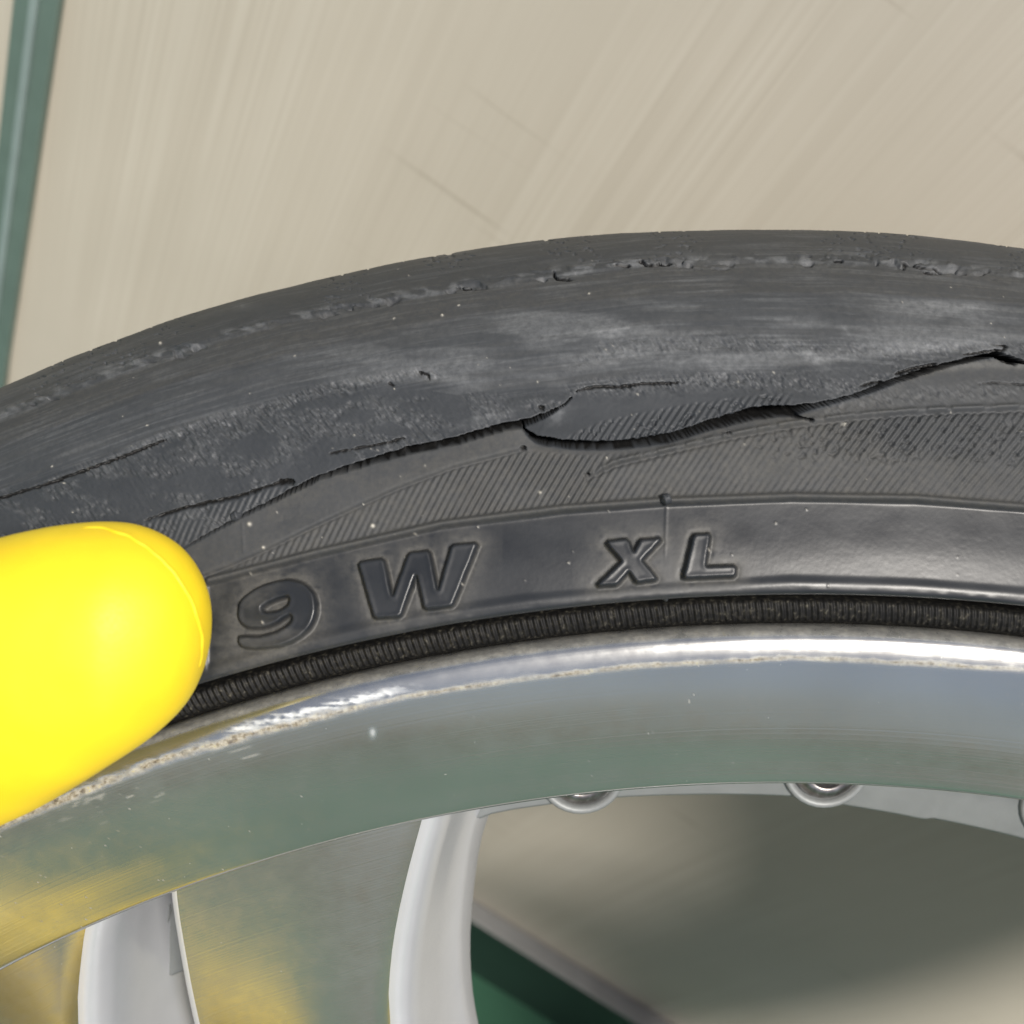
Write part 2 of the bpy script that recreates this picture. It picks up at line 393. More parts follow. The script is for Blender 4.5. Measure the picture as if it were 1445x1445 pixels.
band3 = np.exp(-(V - xcurve([(780, 548), (900, 543), (1000, 537), (1100, 543), (1200, 545), (1290, 522)])(U)) ** 2 / 150.0) * sm(800, 840, U) * sm(1330, 1260, U)
band4 = np.exp(-(V - xcurve([(1130, 585), (1200, 572), (1290, 558), (1445, 548)])(U)) ** 2 / 180.0) * sm(1120, 1190, U)
band1 = np.exp(-(V - xcurve(PITLINE)(U)) ** 2 / 60.0) * sm(170, 230, U) * sm(640, 600, U)
zone = np.clip(zone * 0.75 + band1 + band2 * 0.8 + band3 * 0.8 + band4 * 0.5, 0, 1)
pit = sm(0.56, 0.76, tz) * zone; flake = sm(0.60, 0.80, tz2) * zone
h += -0.30 * pit + 0.12 * flake + zone * (vnoise(U / 3, V / 3, 45) - 0.5) * 0.10
A_scuff += 0.28 * flake + 0.10 * zone
# grooves and cracks
def groove(pts, wpx, depth, taper=True, rag=3.0, seed=50, ragf=6.0, asym=0.0):
    D, Sd, T = polydist(U, V, pts, 45)
    D = np.maximum(D * (1 + asym * Sd) + (vnoise(U / ragf, V / ragf, seed) - 0.5) * rag, 0)
    wd = np.interp(T, [0, 1], [1, 1]).astype(np.float32)
    ww = wpx(T) if callable(wpx) else wpx
    if taper: ww = ww * np.minimum(1, np.minimum(T, 1 - T) * 8 + 0.15)
    return depth * sm(1.0, 0.62, D / np.maximum(ww, 0.4)), D, Sd, T
def side_raise(pts, mm, reach, side=-1, tw=None):
    D, Sd, T = polydist(U, V, pts, reach * 1.6)
    f = np.exp(-(D / reach) ** 2) * (Sd == side)
    return mm * f * (tw(T) if tw else 1)
w1 = lambda T: np.interp(T, [0, .12, .2, .35, .5, .62, .8, .86, .92, 1], [1.5, 1.8, 2.6, 3.2, 4.6, 5.4, 6.0, 5.0, 2.4, 1.5])
w2 = lambda T: np.interp(T, [0, .02, .05, .08, .2, .3, .4, .46, .52, .56, .6, .7, .78, .88, .93, 1], [5.5, 8.2, 8.2, 5.2, 4.8, 5.2, 7.0, 8.0, 6.0, 2.0, 2.4, 3.2, 3.4, 2.4, 4, 2.6])
h += side_raise(CRACK1, 0.35, 30, -1, lambda T: sm(0.15, 0.5, T) * sm(1.0, 0.9, T))
h += side_raise(CRACK2, 0.6, 26, -1, lambda T: sm(0.0, 0.05, T) * sm(0.62, 0.5, T))
h -= side_raise(CRACK2, 0.35, 14, 1, lambda T: sm(0.0, 0.05, T) * sm(0.62, 0.5, T))
h += side_raise(CRACK2, 0.3, 16, -1, lambda T: sm(0.6, 0.7, T))
cut = np.zeros_like(h)
g, D1, S1, T1_ = groove(CRACK1, w1, 5.5, rag=2.0, seed=50, ragf=11.0); cut = np.maximum(cut, g)
g, D2, S2, T2_ = groove(CRACK2, w2, 6.0, rag=1.8, seed=51, ragf=11.0); cut = np.maximum(cut, g)
g, *_ = groove(CRACK3, 2.6, 0.9, rag=2.4, seed=52); cut = np.maximum(cut, g)
g, *_ = groove(CRACK4, 2.3, 0.7, rag=1.8, seed=53); cut = np.maximum(cut, g)
for i, (pts, ww, dd) in enumerate([
        ([(393, 682), (405, 680), (416, 681)], 4.5, 1.6), ([(462, 641), (495, 635), (545, 626), (572, 619)], 2.0, 0.6),
        ([(815, 551), (842, 546), (872, 546), (905, 542), (960, 540)], 2.4, 0.6),
        ([(1357, 502), (1380, 499), (1403, 496), (1414, 497), (1420, 490), (1405, 488)], 2.0, 0.9), ([(1403, 499), (1415, 507), (1436, 512)], 5.0, 2.2),
        ([(1262, 530), (1290, 521), (1310, 517), (1322, 514)], 3.0, 1.0), ([(1215, 546), (1232, 541), (1246, 541)], 2.5, 0.9),
        ([(1113, 583), (1135, 591), (1150, 595)], 3.0, 1.2), ([(1024, 611), (1032, 612)], 3.0, 1.0),
        ([(590, 523), (604, 529), (607, 537)], 2.0, 0.5), ([(548, 540), (556, 545)], 2.0, 0.5),
        ([(898, 372), (908, 373), (914, 376), (950, 374)], 2.2, 0.9), ([(780, 386), (786, 395), (806, 395)], 2.0, 0.8), ([(645, 405), (656, 409), (672, 407)], 2.0, 0.8),
        ([(1302, 386), (1313, 388), (1326, 387)], 2.0, 0.8), ([(866, 378), (890, 377)], 1.8, 0.6), ([(1176, 370), (1190, 371)], 2.0, 0.7), ([(1272, 374), (1300, 381), (1330, 383)], 1.6, 0.6),
        ([(1380, 542), (1410, 540), (1450, 543)], 1.3, 0.4), ([(760, 575), (768, 577)], 3.0, 0.8), ([(735, 632), (742, 634)], 3.5, 0.8), ([(826, 671), (832, 671)], 3.0, 0.8)]):
    g, *_ = groove(pts, ww, dd, rag=1.6, seed=54 + i % 5); cut = np.maximum(cut, g)
# mould features: crescent, ridges, hatch
L1p = CRACK1[:9]; L2p = [(292, 812), (330, 797), (380, 775), (440, 745), (500, 717), (560, 690), (640, 660), (735, 635)]
L3p = [(828, 670), (870, 650), (945, 632), (1030, 612), (1110, 597), (1200, 586), (1290, 578), (1445, 572), (1490, 571)]
l2 = xcurve(L2p); l3 = xcurve(L3p)
cres = sm(-2, 2.5, V - l1(U)) * sm(2.0, -2.0, V - l2(U)) * sm(235, 262, U) * sm(760, 725, U)
h += 0.30 * cres
D, Sd, T = polydist(U, V, L2p, 30); h -= 0.22 * np.exp(-(D / 3.0) ** 2) * (U < 745)
D, Sd, T = polydist(U, V, L3p, 30); brk = sm(0.30, 0.45, vnoise(U / 13, V / 30, 61))
h += 0.42 * np.exp(-(D / 3.2) ** 2) * (0.35 + 0.65 * brk) - 0.30 * np.exp(-((V - l3(U) - 7) / 3.0) ** 2) * (U > 826)
ub = xcurve([(300, 815), (330, 798), (440, 746), (560, 691), (640, 661), (735, 637), (760, 636), (826, 641), (930, 634), (1000, 619), (1110, 601), (1290, 583), (1500, 575)])
vc = V - LC(U)
hz = sm(0, 5, V - ub(U)) * sm(-4, -8, vc) * (U > 300)
hz1 = sm(2, 6, V - xcurve(CRACK3)(U)) * sm(-1, -5, V - l1(U)) * (U > 180) * (U < 420)
hz3 = sm(0, 6, V - xcurve([(795, 618), (850, 593), (905, 581), (950, 572), (1040, 560), (1115, 553)])(U)) * sm(-3, -7, V - xcurve(CRACK2)(U)) * sm(790, 825, U) * sm(1125, 1100, U)
ph = (TH2 * 274.0 - (R2 - 0.274) * 1000 * 0.80) / 1.03
rib = 0.5 + 0.5 * np.cos(2 * math.pi * ph)
amp = 0.065 + 0.15 * sm(1120, 1200, U) * sm(-45, -75, vc) + 0.10 * sm(560, 700, U) * sm(880, 800, U) + 0.04
amp = amp * (1 - 0.75 * np.exp(-((U - 1090) / 110) ** 2 - ((V - 668) / 28) ** 2)) * (0.55 + 0.9 * vnoise(U / 40, V / 25, 62))
h += (hz + 0.7 * hz1 + 1.5 * hz3) * amp * (rib - 0.5) * 2 * 0.75
brkn = sm(0.72, 0.82, vnoise(U / 6, V / 5, 63)) * np.clip(hz * sm(1000, 1150, U) * sm(-40, -65, vc) + hz3, 0, 1); h -= 0.35 * brkn
h += hz * (vnoise(U / 2.5, V / 2.5, 64) - 0.5) * 0.06
# cord ridge above the lettering band, and the band itself a little lower
on = sm(288, 296, U)
h += 0.72 * np.exp(-(np.abs(vc) / 4.8) ** 2.4) * on - 0.30 * sm(2, 8, vc) * on * sm(LD(U) - LC(U) - 8, LD(U) - LC(U) - 26, vc)
# mould parting line at the vent
h += 0.06 * np.exp(-((U - 941 + (V - 707) * 0.03) / 1.6) ** 2) * sm(4, 12, vc) * sm(85, 60, vc)
h += 0.05 * np.exp(-((U - 343 - (V - 740) * 0.05) / 1.6) ** 2) * (V > 736) * (V < 782)
# ribbed bead seat
ribb = sm(0.15, 0.85, np.abs(((TH2 * 258.0 + (R2 - 0.258) * 1000 * 0.12) / 0.84 % 1.0) * 2 - 1))
bz = sm(.2593, .2589, R2) * sm(.2560, .2566, R2)
h += bz * (ribb - 0.5) * 0.24 * (0.8 + 0.5 * vnoise(U / 9, V / 9, 66))
# ragged moulding flash on the band's lower edge
h += np.exp(-((R2 - .2624) / .00035) ** 2) * (vnoise(U / 14, V / 40, 67) - 0.35) * 0.06

# raised characters, traced in the photograph
def loopsf(ox, oy, sc, *ls): return [np.array(l, float) / sc + np.array([ox, oy]) for l in ls]
GLY = [('9', loopsf(280, 720, 3.6125,
        [(410, 362), (470, 355), (540, 375), (590, 420), (608, 480), (600, 550), (565, 615), (500, 665), (420, 695), (330, 708), (250, 705), (212, 685), (207, 655), (222, 642),
         (300, 642), (370, 629), (430, 604), (472, 566), (472, 540), (440, 556), (400, 580), (340, 602), (280, 604), (235, 590), (208, 555), (205, 505), (225, 455), (280, 412), (340, 382)],
        [(335, 498), (370, 475), (425, 452), (458, 447), (464, 462), (450, 488), (420, 508), (375, 520), (342, 517)])),
       ('W', loopsf(280, 720, 3.6125, [(815, 278), (828, 262), (935, 245), (955, 260), (992, 432), (1064, 232), (1080, 216), (1170, 205), (1188, 220), (1222, 402), (1285, 190), (1302, 175), (1412, 165),
         (1428, 180), (1306, 482), (1290, 494), (1166, 510), (1146, 498), (1112, 342), (1042, 535), (1026, 548), (912, 557), (892, 547)])),
       ('X', loopsf(780, 720, 4.5156, [(335, 215), (352, 193), (470, 182), (490, 205), (513, 262), (545, 198), (562, 184), (680, 178), (692, 196), (576, 322), (668, 436), (656, 452), (540, 468), (520, 458), (481, 402),
         (425, 466), (405, 482), (292, 492), (278, 472), (428, 326)])),
       ('L', loopsf(780, 720, 4.5156, [(882, 178), (900, 152), (992, 146), (1006, 168), (978, 355), (1152, 350), (1170, 368), (1166, 412), (1150, 430), (848, 442), (824, 432), (826, 408)]))]
near = np.full(h.shape, 1e3, np.float32); masks = []
for ch, lp in GLY:
    if ch == '9': lp = [catmull(np.vstack([q_, q_[:1]]), 4)[:-1] for q_ in lp]
    sd_ = polysdf(U, V, lp, 34); near = np.minimum(near, sd_)
    masks.append((ch, sd_ < 4.0))
    prf = sm(2.8, -3.6, sd_ + (vnoise(U / 8, V / 8, 68) - 0.5) * 1.0)
    h += 1.15 * prf - 0.04 * np.exp(-((sd_ - 4) / 3.0) ** 2) - 0.05 * sm(-4, -11, sd_)
h += (vnoise(U / 4, V / 4, 69) - 0.5) * 0.03 * (1 - 0.8 * sm(3, 8, vc))
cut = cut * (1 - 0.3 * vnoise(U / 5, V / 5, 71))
FRESH_SHADE = np.clip(cut / 0.45, 0, 1)  # bare torn rubber plus painted crack shade, blacker with depth of cut

# dust, scuffs, grit, gloss (wear marks only)
fb = fbm(U / 55, V / 30, 80, 4); fb2 = fbm(U / 16, V / 12, 84, 3)
low = sm(-2, 6, V - np.minimum(l1(U), 2000)) * (U < 740) + sm(4, 10, V - xcurve(CRACK2)(U)) * (U >= 740)
hatch_d = low * sm(-2, -8, vc)
A_dust += hatch_d * (0.62 + 0.5 * (fb - 0.5)) * (1 - 0.55 * sm(1150, 1300, U) * sm(-40, -90, vc))
A_dust -= cres * 0.35 * sm(0.40, 0.62, fb) * hatch_d
A_dust += 0.75 * np.exp(-(np.abs(vc) / 5.5) ** 2) * on
band = sm(3, 8, vc)
A_dust += band * (R2 > .2612) * np.clip(1.25 * np.exp(-np.maximum(near, 0) / 13.0) * sm(-1.0, 2.5, near) * sm(0.15, 0.6, fb2 + 0.1) + 0.42 * sm(520, 380, U) * sm(0.35, 0.6, fb) + 0.30 * np.exp(-np.abs(vc - 6) / 10) * fb2, 0, 1)
A_dust += 0.34 * sm(-4, 4, vb) * sm(4, -3, V - LB2(U)) * (0.7 + 0.6 * fb) + 0.30 * (vb < 0) * fb
A_dust += 0.16 * zone * fb2 + 0.35 * sm(420, 150, U) * sm(-60, 20, V - lo_line(U)) * (V < l1(U)) * fb
tan = np.exp(-((V - xcurve([(1200, 560), (1262, 541), (1320, 522), (1370, 514), (1445, 515)])(U)) / 5.0) ** 2) * sm(1240, 1330, U)
A_dust += 1.1 * tan; A_scuff += 0.25 * tan * sm(1300, 1360, U)
mid = sm(-2, 8, V - LB2(U)) * sm(4, -10, V - up_line(U))
A_scuff += mid * (0.10 + 0.32 * sm(0.42, 0.62, fbm(U / 190, V / 24, 90)) * sm(300, 650, U))
st = sm(0.50, 0.80, vnoise(U / 110, vb / 3.2, 94)) * sm(0.35, 0.65, fbm(U / 90, V / 40, 95)); st2 = sm(0.55, 0.85, vnoise(U / 60, vb / 1.7, 98))
A_scuff += (0.16 * st + 0.10 * st2) * (V < up_line(U) + 10)
A_dust += 0.14 * sm(0.45, 0.75, vnoise(U / 140, vb / 6.0, 99)) * (V < up_line(U))
h -= 0.02 * st2 * (V < up_line(U))
for (x0, y0, sx, sy, a, an) in [(880, 468, 48, 9, .45, -8), (860, 500, 80, 6, .35, -5), (1000, 505, 70, 7, .30, -3), (1150, 506, 26, 9, .55, 25), (1105, 478, 14, 6, .4, 55), (1300, 490, 60, 8, .40, 2),
                                (960, 512, 40, 6, .3, -4), (1195, 470, 12, 4, .4, 50), (690, 590, 45, 7, .30, -12), (790, 585, 18, 11, .45, -35), (1380, 440, 60, 12, .12, 5), (1400, 495, 18, 6, .5, 5), (345, 437, 16, 5, .5, -6), (160, 523, 16, 4, .5, -8), (85, 553, 10, 5, .4, -10)]:
    a_ = math.radians(an); du = (U - x0) * math.cos(a_) + (V - y0) * math.sin(a_); dv = -(U - x0) * math.sin(a_) + (V - y0) * math.cos(a_)
    A_scuff += a * np.exp(-(du / sx) ** 2 - (dv / sy) ** 2) * (0.35 + 0.65 * sm(0.3, 0.65, fb2)) * (0.6 + 0.8 * vnoise(du / 14, dv / 2.5, 92))
A_gloss += band * (1 - 0.35 * fb)
# grit: scattered single grains
for i in range(95):
    x0, y0 = rng.uniform(0, 1445), rng.uniform(370, 890)
    m = (np.abs(U - x0) < 6) & (np.abs(V - y0) < 6)
    if not m.any(): continue
    s_ = rng.choice([0.6, 0.9, 1.3], p=[.62, .3, .08]); a_ = rng.uniform(0, 3.1)
    du = (U[m] - x0) * math.cos(a_) + (V[m] - y0) * math.sin(a_); dv = -(U[m] - x0) * math.sin(a_) + (V[m] - y0) * math.cos(a_)
    g = np.exp(-(du / (s_ * 1.7)) ** 2 - (dv / s_) ** 2); A_speck[m] += g * rng.uniform(.35, 1); h[m] += 0.12 * g
for x0, y0, s_ in [(353, 740, 2.4), (526, 742, 2.4), (373, 773, 1.8), (1191, 598, 2.0), (762, 695, 1.8), (1425, 889, 3.2), (906, 879, 2.4), (228, 488, 1.8), (624, 445, 1.5)]:
    g = np.exp(-(((U - x0) ** 2 + (V - y0) ** 2) / s_ ** 2)); A_speck += g; h += 0.2 * g
A_dust *= 1 - np.clip(cut / 1.0, 0, 1); A_scuff *= 1 - np.clip(cut / 0.6, 0, 1)
inner = cut * np.exp(-((V - 525) / 20) ** 2)
edge = np.minimum(sm(0, 20, np.arange(h.shape[1])), sm(0, 20, np.arange(h.shape[1])[::-1]))[None, :]
edge = edge * np.minimum(1, sm(0, 8, np.arange(h.shape[0])))[:, None]
NR_ = h.shape[0]
hm = (h * edge * 1e-3).astype(np.float64)
cm_ = (cut * edge * 1e-3).astype(np.float64)                 # tears run inwards and up under the flap above them
tu = -tg if tg[NR_ // 2][0] < 0 else tg
PR = prof[:, 0][:, None] + nrm2[:, 0][:, None] * (hm - cm_) + tu[:, 0][:, None] * cm_ * 0.62
PY = prof[:, 1][:, None] + nrm2[:, 1][:, None] * (hm - cm_) + tu[:, 1][:, None] * cm_ * 0.62
PF = np.stack([PR * np.sin(th)[None], PY, PR * np.cos(th)[None]], -1)
NR, NC = h.shape
F = grid_faces(NR, NC)
att = {'dust': np.clip(A_dust, 0, 1).ravel(), 'scuff': np.clip(A_scuff, 0, 1).ravel(), 'speck': np.clip(A_speck, 0, 1).ravel(), 'gloss': np.clip(A_gloss, 0, 1).ravel(), 'fresh_shade': FRESH_SHADE.ravel()}
# split the surface into parts along natural borders
fr = F[:, 0] // NC; fc = F[:, 0] % NC
part = np.zeros(len(F), np.int8)                        # 0 sidewall
part[(vb - 2)[fr, fc] < -1] = 1                         # tread edge
part[prof[fr, 0] < .26105] = 2                          # ribbed bead
part[(prof[fr, 1] > .03)] = 1
for i, (ch, mk) in enumerate(masks): part[mk[fr, fc]] = 10 + i
# coarse remainder of the tyre all round
th_r = np.linspace(T1, T0 + 2 * math.pi, 220)
cp = prof[np.unique(np.r_[np.arange(0, NR, 14), NR - 1])]
PC = revolve(cp, th_r).reshape(-1, 3); FC = grid_faces(len(cp), len(th_r))
bp = np.array([(.2960, .105), (.2980, .125), (.2992, .150), (.2985, .172), (.2950, .190), (.2820, .204), (.2700, .209), (.2620, .209), (.2550, .204), (.2545, .198)])
th_a = np.linspace(0, 2 * math.pi, 260, endpoint=False)
PB = revolve(catmull(bp, 6), th_a).reshape(-1, 3); FB = grid_faces(len(catmull(bp, 6)), 260, True)

PFr = PF.reshape(-1, 3)
def sub(name, sel, parent, mat, extra=None):
    f = F[sel]; idx, inv = np.unique(f, return_inverse=True); f = inv.reshape(-1, 4)
    v = PFr[idx]; a = {q: w_[idx] for q, w_ in att.items()}
    for (ev, ef, dv) in (extra or []):
        f = np.vstack([f, ef + len(v)]); v = np.vstack([v, ev]); a = {q: np.r_[w_, np.full(len(ev), dv if q == 'dust' else 0.0)] for q, w_ in a.items()}
    me = mesh_np(name, v, f, a); return link(name, me, mat, parent, True)
crow = cp.shape[0]; split_r = int(np.argmin(np.abs(cp[:, 1] - .0237))); bead_r = int(np.argmin(np.abs(cp[:, 0] - .26105)))
nth = len(th_r)
rowsel = lambda a, b: (FC[(FC[:, 0] // nth >= a) & (FC[:, 0] // nth < b)])
def cut_rows(a, b):
    f = rowsel(a, b); idx, inv = np.unique(f, return_inverse=True); return (PC[idx], inv.reshape(-1, 4), 0.3)
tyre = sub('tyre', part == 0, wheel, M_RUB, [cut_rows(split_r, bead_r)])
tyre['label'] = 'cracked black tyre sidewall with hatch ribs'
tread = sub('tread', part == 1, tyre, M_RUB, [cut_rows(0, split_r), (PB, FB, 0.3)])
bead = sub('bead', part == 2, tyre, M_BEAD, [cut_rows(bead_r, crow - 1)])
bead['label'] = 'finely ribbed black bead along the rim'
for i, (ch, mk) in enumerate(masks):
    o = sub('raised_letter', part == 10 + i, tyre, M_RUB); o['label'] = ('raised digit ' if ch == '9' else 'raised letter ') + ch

# vent nubs
def surf_at(px, py):
    i = int(np.argmin((U - px) ** 2 + (V - py) ** 2)); r_, c_ = divmod(i, NC)
    n = np.array([nrm2[r_, 0] * math.sin(th[c_]), nrm2[r_, 1], nrm2[r_, 0] * math.cos(th[c_])]); return PF[r_, c_], n
for px, py, rad, ht in [(333, 731, .00085, .0010), (940, 706, .00080, .0010), (938, 836, .00085, .0012)]:
    p0, n0 = surf_at(px, py); bm = bmesh.new()
    bmesh.ops.create_uvsphere(bm, u_segments=14, v_segments=10, radius=1.0)
    q = Vector(n0).to_track_quat('Z', 'Y').to_matrix().to_4x4()
    for v_ in bm.verts: v_.co *= 1 + 0.12 * math.sin(7 * v_.co.x + 3 * v_.co.y + px)
    bmesh.ops.transform(bm, matrix=Matrix.Translation(p0) @ q @ Matrix.Diagonal((rad, rad, ht, 1)), verts=bm.verts)
    me = bpy.data.meshes.new('vent_nub'); bm.to_mesh(me); bm.free(); link('vent_nub', me, M_RUB, tyre, True)

# --- rim: rounded flange, turned lip, barrel
rp_f = np.array([(.2535, .0060), (.2549, .0040), (.2554, .0020), (.25555, .0006), (.25540, -.0004), (.25515, -.0010), (.2547, -.00145), (.2541, -.00178), (.2534, -.00200), (.2526, -.00215), (.2520, -.0022)])
lipc = np.array([(.2520, -.0022), (.2511, -.00216), (.2473, -.00157), (.2433, -.00078), (.2392, .00012), (.2352, .00115), (.2322, .0019), (.2314, .0022), (.2310, .0028), (.2308, .0040)])
rest = np.array([(.2308, .0040), (.2308, .0090), (.2306, .0200), (.2300, .0340), (.2200, .0480), (.2145, .0600), (.2130, .1700), (.2250, .1960), (.2420, .2060), (.2540, .2080), (.2545, .1990), (.2300, .1900), (.2180, .1700), (.2190, .0500), (.2250, .0330), (.2440, .0200), (.2540, .0060)])
rprof = np.vstack([resample(catmull(rp_f, 10), .00018), resample(catmull(lipc, 6), .0003)[1:]])
nr_f = len(rprof)
RT0 = -0.62
thr = np.linspace(RT0, T1, 1000)
th_rim = np.linspace(T1, RT0 + 2 * math.pi, 220)
RP = revolve(rprof, thr); UU, VV = project(RP.reshape(-1, 3)); UU = UU.reshape(RP.shape[:2]); VV = VV.reshape(RP.shape[:2])
LF = xcurve([(-60, 1190), (0, 1164), (120, 1113), (242, 1067), (400, 1022), (573, 982), (746, 956), (900, 939), (1118, 926.6), (1291, 935), (1445, 944), (1500, 950)])
vf = VV - LF(UU); heavy = sm(640, 330, UU)
gn = fbm(UU / 22, VV / 6, 101, 3); gn2 = vnoise(UU / 7, VV / 4, 104); gn3 = fbm(UU / 60, VV / 60, 107, 2)
grime = np.exp(-((vf - 1 + (gn - .5) * (4 + 5 * heavy)) / (2.2 + 2.4 * heavy + 2.0 * gn)) ** 2) * (0.40 + 0.7 * gn3 + 0.3 * heavy)
al = math.radians(-16); a1 = UU * math.cos(al) + VV * math.sin(al); b1 = -UU * math.sin(al) + VV * math.cos(al)
scr = sm(0.74, 0.90, vnoise(a1 / 46, b1 / 1.5, 110)) * sm(0.5, 0.68, vnoise(a1 / 70, b1 / 26, 111))
grime += 0.4 * scr * sm(4, 10, vf) * sm(70, 25, vf) * sm(520, 380, UU) * sm(60, 160, UU)
spl = sm(0.94, 0.99, vnoise(UU / 3.2, VV / 2.6, 112)) * sm(0.55, 0.8, vnoise(UU / 60, VV / 40, 113)); grime += 0.5 * spl * (vf > 4)
rash = np.exp(-((vf + 10 + (gn - .5) * 10) / 7.5) ** 2) * sm(290, 345, UU) * sm(640, 480, UU) * sm(0.35, 0.7, gn2 * 0.3 + 0.8 * fbm(UU / 40, VV / 4, 120))
rash += np.exp(-((UU - 526) / 4.5) ** 2 - ((VV - 1034) / 7) ** 2) * 1.2
hr = -(0.10 * (0.3 + heavy) * grime * (vf < 8) * (gn2 - 0.2) + 0.06 * rash * (gn2 - .3)) * 1e-3
rt = np.gradient(rprof, axis=0); rt /= np.linalg.norm(rt, axis=1)[:, None]; rn = np.c_[-rt[:, 1], rt[:, 0]]
grime += 0.36 * sm(.2545, .2551, rprof[:, 0])[:, None] * (0.6 + 0.8 * gn)
if rn[nr_f // 2][1] > 0: rn = -rn
ed = np.minimum(sm(0, 10, np.arange(1000)), sm(0, 10, np.arange(1000)[::-1]))[None]
RR = rprof[:, 0][:, None] + rn[:, 0][:, None] * hr * ed; RY = rprof[:, 1][:, None] + rn[:, 1][:, None] * hr * ed
RF = np.stack([RR * np.sin(thr)[None], RY, RR * np.cos(thr)[None]], -1).reshape(-1, 3)
ga, ra = np.clip(grime, 0, 1).ravel(), np.clip(rash, 0, 1).ravel()
cpr = rprof[np.unique(np.r_[np.arange(0, nr_f, 5), nr_f - 1])]
RC = revolve(cpr, th_rim).reshape(-1, 3); FRC = grid_faces(len(cpr), nth)
RB = revolve(rest, th_a).reshape(-1, 3); FRB = grid_faces(len(rest), 260, True)
rv = np.vstack([RF, RC]); rf = np.vstack([grid_faces(nr_f, 1000), FRC + len(RF)])
rim = link('rim', mesh_np('rim', rv, rf, {'grime': np.r_[ga, np.zeros(len(RC))], 'rash': np.r_[ra, np.zeros(len(RC))]}), M_LIP, wheel, True)
rim['label'] = 'polished aluminium rim with scuffed dished lip'
barrel = link('barrel', mesh_np('barrel', RB, FRB), M_PAINT, rim, True)

NPAIR = 6
# --- spokes: six pairs, outlines from the photograph on the spoke plane
YF, YB = .0085, .035
def wheel_xz(px, py, y): p_ = on_plane(px, py, y); return np.array([p_[0], p_[2]])
def make_spoke(right_px, left_px, back_px, name):
    R_ = catmull([wheel_xz(a, b, YF) for a, b in right_px], 6); L_ = catmull([wheel_xz(a, b, YF) for a, b in left_px], 6); B_ = catmull([wheel_xz(a, b, YB) for a, b in back_px], 6)
    n = 40; NFC = 11
    def rs(C):
        d = np.r_[0, np.cumsum(np.linalg.norm(np.diff(C, axis=0), axis=1))]; q = np.linspace(0, d[-1], n); return np.c_[np.interp(q, d, C[:, 0]), np.interp(q, d, C[:, 1])]
    R_, L_, B_ = rs(R_), rs(L_), rs(B_); V_ = []
    for i in range(n):
        r_, l_, b_ = R_[i], L_[i], B_[i]; wv = (r_ - l_) / np.linalg.norm(r_ - l_); out = b_ - r_; sg = np.array([1.0, 1.0])
        ring = [(l_ * (1 - q) + r_ * q, YF + .0011 * (2 * q - 1) ** 2 + .0005 * math.sin(5.2 * q + 1.5 * i / n)) for q in np.linspace(0, 1, NFC)]
        for f_, g_ in ((.07, .0003), (.16, .0010), (.27, .0026), (.38, .0065), (.55, .0150), (.80, .0235), (1.0, YB - YF)):
            ring.append((r_ + out * f_, YF + g_))
        ring += [(b_ - wv * .004, YB + .006), (l_ + wv * .004, YB + .006), (l_ - wv * .004, YB - .004), (l_ - wv * .0025, YF + .008), (l_ - wv * .0008, YF + .0012)]
        V_ += [(q[0], y_ + 0.13 * max(0.0, .2335 - math.hypot(*q)), q[1]) for q, y_ in ring]
    m = len(ring); F_ = grid_faces(n, m, True); me = mesh_np(name, V_, F_)
    me.materials.append(M_PAINT); me.materials.append(M_FACE)
    mi = np.zeros(len(F_), np.int32); mi[F_[:, 0] % m < NFC - 1] = 1
    me.polygons.foreach_set('material_index', mi); sf = np.ones(len(F_), bool); me.polygons.foreach_set('use_smooth', sf)
    return me
hub_px = lambda a, r, y: None
def to_hub(px_list, y, ang, r=.058):
    return px_list
SP1 = make_spoke([(606, 1090), (600, 1140), (590, 1180), (572, 1250), (555, 1330), (546, 1400), (545, 1460), (560, 1620), (640, 1900), (760, 2250)],
                 [(240, 1180), (243, 1230), (246, 1290), (254, 1360), (266, 1445), (290, 1560), (350, 1720), (450, 1950), (590, 2250)],
                 [(715, 1100), (694, 1148), (678, 1200), (668, 1270), (662, 1350), (664, 1420), (672, 1480), (700, 1620), (760, 1850), (850, 2150)], 'spoke')
SP2 = make_spoke([(140, 1240), (128, 1280), (118, 1310), (108, 1370), (101, 1445), (110, 1560), (180, 1720), (330, 1960), (500, 2250)],
                 [(-215, 1310), (-175, 1420), (-130, 1500), (-50, 1620), (60, 1780), (215, 1990), (390, 2250)],
                 [(262, 1240), (256, 1275), (252, 1310), (256, 1370), (262, 1445), (290, 1560), (350, 1720), (450, 1930), (570, 2150)], 'spoke')
for i in range(NPAIR):
    for me in (SP1, SP2):
        o = bpy.data.objects.new('spoke', me); COL.objects.link(o); o.parent = rim; o.rotation_euler = (0, 2 * math.pi / NPAIR * i, 0)
